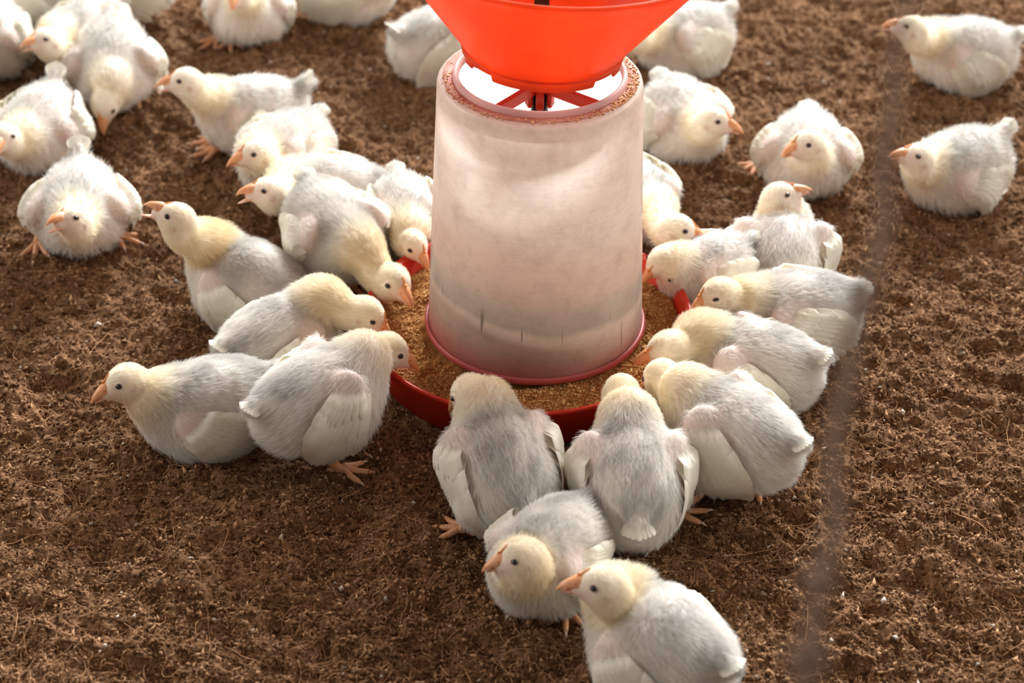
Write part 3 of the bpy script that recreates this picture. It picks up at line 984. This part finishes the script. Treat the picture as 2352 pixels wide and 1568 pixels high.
CHICKS = [
    {'ws': 0.15, 'wd': 14, 'wz': -0.014, 'tail': 0.1, 'label': 'chick resting apart, farthest out of those beside the pan, facing left with folded cream wing', 'pos': (-0.3343, -0.1445), 'yaw': -165.0, 'head': (0.0774, -0.0039, 0.088), 'hd': (0.988, 0.155, 0.012), 'hroll': 18.0, 'seed': 455, 'rad': 8e-05},
    {'bz': 0.085, 'pitch': 8, 'stand': 1, 'ws': 0.1, 'wd': 35, 'label': 'chick standing on one visible orange leg, stretching right over the pan rim to eat', 'pos': (-0.209, -0.1759), 'yaw': 34.5, 'head': (0.0979, 0.0305, 0.08), 'hd': (0.805, -0.424, -0.414), 'hroll': -16.1, 'legs': [(0.0002, -0.0288, -36.3), (0.0291, 0.0048, -34.5)], 'seed': 462, 'rad': 8e-05},
    {'nf': 0.0, 's': 0.96, 'bz': 0.055, 'pitch': 5, 'ws': 0.1, 'wd': 12, 'wz': -0.01, 'nu': 0.03, 'label': 'chick with humped cream neck dipping into the pan, behind the one on orange leg', 'pos': (-0.267, -0.03), 'yaw': 36.7, 'head': (0.0782, -0.0518, 0.08), 'hd': (0.546, -0.669, -0.504), 'hroll': -13.7, 'seed': 469, 'rad': 8e-05},
    {'bz': 0.052, 'pitch': 12, 'ws': 0.2, 'wd': 18, 'wz': -0.014, 'gape': 1, 'lemon': 0.45, 'nf': -0.006, 'nu': 0.02, 'label': 'chick stretching up its yellow neck with open beak, sitting behind the humped one', 'pos': (-0.3197, 0.0819), 'yaw': 152.2, 'head': (0.0471, 0.0511, 0.145), 'hd': (0.795, 0.187, 0.577), 'hroll': 18.0, 'seed': 476, 'rad': 8e-05},
    {'bz': 0.082, 'pitch': -6, 'stand': 1, 'ws': 0.35, 'wd': 28, 'label': 'white chick bending its head down into the feed behind the humped one, beak downward', 'pos': (-0.2204, 0.1342), 'yaw': -58.6, 'head': (0.1162, 0.0143, 0.07), 'hd': (0.996, 0.086, 0.011), 'hroll': -10.0, 'legs': [(0.0121, -0.0283, 5.9), (0.0026, 0.0118, 5.1)], 'seed': 483, 'rad': 8e-05},
    {'s': 0.95, 'bz': 0.052, 'ws': 0.0, 'gape': 0.9, 'pitch': 6, 'label': 'yellow headed chick with open beak, half hidden behind the bending white chick', 'pos': (-0.2404, 0.2718), 'yaw': -177.6, 'head': (0.0648, 0.0901, 0.105), 'hd': (0.899, 0.259, 0.353), 'hroll': 18.0, 'seed': 490, 'n': 9000, 'rad': 0.00017, 'res': 0.0034},
    {'s': 0.86, 'bz': 0.06, 'pitch': -4, 'stand': 0, 'ws': 0.1, 'label': 'chick with lowered cream head pecking between the bending white chick and the milky hopper', 'pos': (-0.1437, 0.2062), 'yaw': -77.5, 'head': (0.084, -0.0041, 0.07), 'hd': (0.84, 0.45, -0.304), 'hroll': -10.2, 'seed': 497, 'n': 9000, 'rad': 0.00017, 'res': 0.0034},
    {'s': 0.88, 'bz': 0.055, 'ws': 0.2, 'label': 'chick almost hidden behind the hopper, only a little pale back showing at its left edge', 'pos': (-0.0566, 0.2444), 'yaw': -76.7, 'head': (0.1034, -0.0073, 0.07), 'hd': (0.981, 0.091, 0.173), 'hroll': -6.0, 'seed': 504, 'n': 9000, 'rad': 0.00017, 'res': 0.0034},
    {'ws': 0.2, 'wd': 5, 'pitch': 4, 'legs': [], 'label': 'chick squatting behind the open beaked yellow headed one, head turned to the left', 'pos': (-0.3062, 0.3746), 'yaw': -122.7, 'head': (0.0865, 0.0316, 0.095), 'hd': (0.832, -0.513, 0.212), 'hroll': 18.0, 'seed': 511, 'n': 9000, 'rad': 0.00017, 'res': 0.0034},
    {'ws': 0.1, 'wd': 10, 'wz': -0.012, 'tail': 1, 'pitch': 6, 'gape': 0.5, 'nu': 0.014, 'label': 'chick in profile with raised fluffy tail and thin neck, above the squatting one', 'pos': (-0.3594, 0.478), 'yaw': -165.1, 'head': (0.082, 0.0351, 0.12), 'hd': (0.971, -0.112, 0.213), 'hroll': 18.0, 'legs': [(0.0488, -0.0116, -9.1), (0.0489, 0.0112, 8.1)], 'seed': 518, 'n': 9000, 'rad': 0.00017, 'res': 0.0034},
    {'ws': 0.75, 'wd': 4, 'tail': 0.8, 'gape': 0.8, 'label': 'chick facing us with open beak and both wings held out, near the left border', 'pos': (-0.5359, 0.2325), 'yaw': -82.7, 'head': (0.0918, 0.0016, 0.085), 'hd': (0.576, -0.6, 0.555), 'hroll': 15.6, 'legs': [(0.0021, 0.0377, 59.4), (0.0099, -0.0554, -4.6)], 'seed': 525, 'n': 9000, 'rad': 0.00017, 'res': 0.0034},
    {'ws': 0.7, 'wd': 0, 'tail': 0.8, 'wup': 22, 'label': 'chick cut by the left border with its tail fluffed up and one wing flared', 'pos': (-0.6262, 0.4311), 'yaw': -99.3, 'head': (0.0951, -0.0039, 0.085), 'hd': (0.947, 0.119, 0.298), 'hroll': 6.9, 'seed': 532, 'n': 9000, 'rad': 0.00017, 'res': 0.0034},
    {'bz': 0.07, 'pitch': -16, 'stand': 1, 'ws': 0.75, 'wd': 34, 'label': 'chick bowing to the floor, crown towards us, wings hanging at both sides', 'pos': (-0.5543, 0.5717), 'yaw': -82.2, 'head': (0.0849, -0.0094, 0.05), 'hd': (0.683, -0.215, -0.698), 'hroll': 5.6, 'legs': [(-0.0207, 0.0247, 5.5), (-0.0241, -0.0646, 0.6)], 'seed': 539, 'n': 9000, 'rad': 0.00017, 'res': 0.0034},
    {'ws': 0.2, 'bz': 0.055, 'wup': 25, 'pitch': 6, 'gape': 0.3, 'label': 'cream headed chick looking left, partly behind the bowing chick near the top left', 'pos': (-0.6147, 0.685), 'yaw': -123.2, 'head': (0.1192, 0.0515, 0.105), 'hd': (0.888, -0.201, 0.413), 'hroll': 18.0, 'seed': 546, 'n': 9000, 'rad': 0.00017, 'res': 0.0034},
    {'ws': 0.4, 'label': 'chick cut by the left border in the top left corner, only its flank showing', 'pos': (-0.7498, 0.6775), 'yaw': -97.2, 'head': (0.0835, 0.0061, 0.09), 'hd': (0.829, -0.236, 0.507), 'hroll': 13.3, 'seed': 553, 'n': 9000, 'rad': 0.00017, 'res': 0.0034},
    {'ws': 0.5, 'label': 'chick cut by the top border, white wing showing behind the cream headed chick', 'pos': (-0.7172, 0.8281), 'yaw': 156.3, 'head': (0.0324, 0.0244, 0.1), 'hd': (-0.106, 0.787, 0.608), 'hroll': 10.5, 'seed': 560, 'n': 9000, 'rad': 0.00017, 'res': 0.0034},
    {'bz': 0.075, 'stand': 1, 'ws': 0.2, 'label': 'chick cut by the top border, orange foot stepping behind the bowing chick', 'pos': (-0.5809, 0.8215), 'yaw': 165.1, 'head': (0.0722, 0.0142, 0.1), 'hd': (0.224, 0.682, 0.697), 'hroll': 13.6, 'legs': [(0.0158, -0.0233, 128.9), (-0.0018, -0.0433, 128.0)], 'seed': 567, 'n': 9000, 'rad': 0.00017, 'res': 0.0034},
    {'ws': 0.5, 'wd': 4, 'pitch': 14, 'nu': 0.02, 'label': 'chick facing us with its head half cut by the top border above round white breast', 'pos': (-0.3976, 0.7899), 'yaw': -88.9, 'head': (0.1127, -0.0005, 0.12), 'hd': (0.957, -0.093, 0.276), 'hroll': 4.9, 'legs': [(0.0102, -0.0488, -38.6), (0.0134, -0.0308, 8.6)], 'seed': 574, 'n': 9000, 'rad': 0.00017, 'res': 0.0034},
    {'ws': 0.2, 'label': 'chick of which only a sliver of white belly shows along the top border', 'pos': (-0.2592, 0.8643), 'yaw': 0.0, 'head': (0.0692, -0.0531, 0.1), 'hd': (0.648, -0.558, 0.519), 'hroll': -14.4, 'seed': 581, 'n': 9000, 'rad': 0.00017, 'res': 0.0034},
    {'ws': 0.4, 'wd': 20, 'tail': 0.5, 'label': 'chick seen from behind at the left edge of the orange red funnel', 'pos': (-0.1179, 0.6815), 'yaw': 34.4, 'head': (0.0188, -0.0559, 0.11), 'hd': (0.965, 0.25, -0.084), 'hroll': -15.6, 'seed': 588, 'n': 9000, 'rad': 0.00017, 'res': 0.0034},
    {'ws': 0.3, 'wd': 15, 'tail': 0.2, 'label': 'chick lying behind the right edge of the orange red funnel, rump to the right', 'pos': (0.2249, 0.6993), 'yaw': -154.1, 'head': (0.1097, 0.0427, 0.1), 'hd': (0.867, 0.08, 0.492), 'hroll': 16.7, 'seed': 595, 'n': 9000, 'rad': 0.00017, 'res': 0.0034},
    {'ws': 0.35, 'wd': 6, 'label': 'chick with bright orange beak turned right, sitting beside the top of the hopper', 'pos': (0.2076, 0.4579), 'yaw': -67.9, 'head': (0.0971, -0.0101, 0.095), 'hd': (0.649, 0.749, 0.131), 'hroll': -18.0, 'legs': [(-0.004, -0.0186, -26.1)], 'seed': 602, 'n': 9000, 'rad': 0.00017, 'res': 0.0034},
    {'bz': 0.054, 'ws': 0.65, 'wd': 6, 'pitch': 4, 'label': 'round chick facing us with wings held out and orange toes spread, right of the feeder', 'pos': (0.357, 0.3775), 'yaw': -97.5, 'head': (0.0639, -0.0041, 0.098), 'hd': (0.567, -0.801, 0.191), 'hroll': 16.3, 'legs': [(-0.0402, -0.0585, -57.3), (-0.0002, 0.0288, 2.4)], 'seed': 609, 'n': 9000, 'rad': 0.00017, 'res': 0.0034},
    {'ws': 0.2, 'wd': 18, 'wz': -0.012, 'pitch': 6, 'gape': 0.2, 'tail': 0.2, 'label': 'chick in profile facing left in the top right corner, head behind the blurred string', 'pos': (0.6127, 0.6613), 'yaw': -174.1, 'head': (0.0997, 0.0587, 0.115), 'hd': (0.867, -0.4, 0.296), 'hroll': 18.0, 'seed': 616, 'n': 9000, 'rad': 0.00017, 'res': 0.0034},
    {'ws': 0.5, 'wd': 12, 'wz': -0.012, 'tail': 0.5, 'wup': 10, 'label': 'chick crouching near the right border, face left and stubby tail raised, below the corner one', 'pos': (0.5403, 0.3417), 'yaw': -151.9, 'head': (0.0787, 0.0123, 0.088), 'hd': (0.812, -0.298, 0.503), 'hroll': 18.0, 'legs': [(0.0042, -0.0095, 45.4)], 'seed': 623, 'n': 9000, 'rad': 0.00017, 'res': 0.0034},
    {'s': 0.96, 'bz': 0.056, 'ws': 0.7, 'wd': 38, 'pitch': 8, 'nu': 0.02, 'tail': -0.4, 'tlen': 0.5, 'label': 'chick seen from behind, neck stretched up and beak to the right, grey back', 'pos': (0.2965, 0.1416), 'yaw': 83.2, 'head': (0.0372, 0.0059, 0.102), 'hd': (0.263, -0.823, 0.504), 'hroll': -18.0, 'seed': 630, 'n': 9000, 'rad': 0.00017, 'res': 0.0034},
    {'s': 0.95, 'ws': 0.35, 'wup': 20, 'gape': 0.3, 'label': 'chick peeping out from behind the hopper, orange beak pointing right', 'pos': (0.1313, 0.2628), 'yaw': -62.8, 'head': (0.1478, -0.0288, 0.092), 'hd': (0.633, 0.774, -0.008), 'hroll': -18.0, 'seed': 910, 'n': 9000, 'rad': 0.00017, 'res': 0.0034},
    {'s': 0.84, 'hroll': -25, 'bz': 0.056, 'ws': 0.1, 'nu': 0.016, 'label': 'chick bowing over the far right rim of the pan, face against the hopper', 'pos': (0.2038, 0.0893), 'yaw': -149.6, 'head': (0.0574, -0.0089, 0.08), 'hd': (0.876, 0.045, -0.479), 'seed': 924, 'n': 9000, 'rad': 0.00017, 'res': 0.0034},
    {'bz': 0.055, 'ws': 0.2, 'pitch': 2, 'tail': 0, 'sleepy': 1, 'label': 'yellow faced chick with lowered head just outside the red pan rim, tail to the right', 'pos': (0.2917, 0.009), 'yaw': -171.8, 'head': (0.0884, 0.0106, 0.092), 'hd': (0.968, 0.233, -0.09), 'hroll': 16.5, 'seed': 938, 'rad': 8e-05},
    {'hroll': -25, 'bz': 0.056, 'ws': 0.2, 'wd': 28, 'nu': 0.024, 'label': 'chick stretched out flat, cream head laid into the pan against the pink flange', 'pos': (0.2365, -0.0818), 'yaw': 160.6, 'head': (0.0812, 0.0452, 0.086), 'hd': (0.854, 0.455, -0.252), 'seed': 952, 'rad': 8e-05},
    {'bz': 0.078, 'stand': 1, 'ws': 0.15, 'wd': 34, 'pitch': 6, 'flen': 1.2, 'label': 'big chick with large white wing at the right front of the pan, head turned away', 'pos': (0.2006, -0.2216), 'yaw': 142.9, 'head': (0.0909, -0.0119, 0.092), 'hd': (0.808, -0.217, -0.548), 'hroll': 10.0, 'legs': [(0.011, 0.0153, 49.9), (-0.0312, -0.0098, -37.3)], 'seed': 966, 'rad': 8e-05},
    {'bz': 0.076, 'stand': 1, 'ws': 0.35, 'wd': 22, 'pitch': 16, 'flen': 1.25, 'tail': -0.3, 'tlen': 1.3, 'label': 'chick seen straight from behind, head over the pan front, both wings closed beside grey back', 'pos': (0.099, -0.2849), 'yaw': 91.2, 'head': (0.1056, 0.0032, 0.092), 'hd': (0.997, -0.05, -0.051), 'hroll': 1.0, 'legs': [(0.0204, -0.0479, -81.0), (0.0192, 0.0182, 7.5)], 'seed': 980, 'rad': 8e-05},
    {'bz': 0.076, 'stand': 1, 'ws': 0.35, 'wd': 18, 'pitch': 15, 'flen': 1.0, 'tail': -0.2, 'tlen': 1.25, 'label': 'chick seen from behind at the pan front, head turned left, orange foot out left', 'pos': (-0.0277, -0.2669), 'yaw': 109.3, 'head': (0.086, 0.0034, 0.095), 'hd': (0.593, 0.515, -0.619), 'hroll': 10.9, 'legs': [(-0.0093, 0.0434, 60.5), (-0.02, -0.0202, -8.5)], 'seed': 994, 'rad': 8e-05},
    {'s': 0.94, 'bz': 0.052, 'ws': 0.3, 'wd': 14, 'wz': -0.006, 'pitch': 4, 'label': 'chick sitting before the two at the pan front, head turned left over fluffy breast', 'pos': (0.0156, -0.3848), 'yaw': -126.1, 'head': (0.0511, 0.008, 0.088), 'hd': (0.684, -0.725, 0.081), 'hroll': 18.0, 'legs': [(0.0075, 0.0269, 35.6), (0.026, 0.0036, 23.7)], 'seed': 11, 'rad': 8e-05},
    {'bz': 0.052, 'ws': 0.55, 'wd': 14, 'wz': -0.01, 'lemon': 0.5, 'pitch': 6, 'label': 'nearest chick, cut by the bottom border, looking left with orange beak and yellow nape', 'pos': (0.1107, -0.497), 'yaw': 138.4, 'head': (0.0439, 0.0257, 0.105), 'hd': (0.76, 0.599, 0.253), 'hroll': 18.0, 'seed': 25, 'rad': 8e-05},
]
for C in CHICKS:
    make_chick(C)

# ---------------------------------------------------------------- the frayed string hanging close to the camera
def string():
    top, bot = np.array([0.1376, -1.0021, 0.9638]), np.array([0.0757, -1.2357, 0.7414])
    t = np.linspace(0, 1, 90)
    rs = np.random.RandomState(5)
    w = np.stack([.0018 * np.sin(t * 17) + .0012 * np.sin(t * 41 + 1), .0012 * np.sin(t * 23), 0 * t], 1)
    cpts = top[None] * (1 - t)[:, None] + bot[None] * t[:, None] + w
    mb = MB()
    for k in range(2):
        ph = t * 90 + k * PI
        off = np.stack([np.cos(ph), np.sin(ph), 0 * t], 1) * .0014
        mb.tube(cpts + off, np.interp(t, [0, .2, .45, 1], [.0008, .0012, .0020, .0023]), 7)
    def knot(tt, r):
        c = top * (1 - tt) + bot * tt
        q = []
        for a in np.linspace(0, 2 * PI * 1.7, 30):
            q.append(c + np.array([math.cos(a) * r, math.sin(a) * r * .8, (a / 10 - .5) * r * 1.4 + r * .5 * math.sin(2 * a)]))
        mb.tube(q, .0020, 7)
    o = mb.build('frayed_string', M_string)
    for tt, r in [(0.55, 0.003), (0.84, 0.004), (0.92, 0.005)]:
        k0 = MB(); old = mb.v, mb.f, mb.m; mb.v, mb.f, mb.m = [], [], []
        knot(tt, r)
        mb.build('knot', M_string, o)
        mb.v, mb.f, mb.m = old
    n = 420
    tt = rs.rand(n); base = top[None] * (1 - tt)[:, None] + bot[None] * tt[:, None] + np.stack([np.interp(tt, t, w[:, i]) for i in range(3)], 1)
    d = norm(rs.randn(n, 3) * np.array([1, 1, .8])); L = .002 + .004 * rs.rand(n, 1)
    pts = base[:, None] + d[:, None] * L[:, None] * np.array([0, .5, 1.0])[None, :, None]
    new_curves('fray', pts, np.array([.00012, .0001, .00005]), M_fibre, o, np.array([[.40, .29, .22]]) * (.7 + .5 * rs.rand(n, 1)))
    tag(o, 'thin frayed brown string hanging blurred close in front of the camera', 'string')
M_string = principled('brown_string', (.20, .135, .105), .9, .1, noise=(300, (.32, .22, .16), .4, .6))
string()
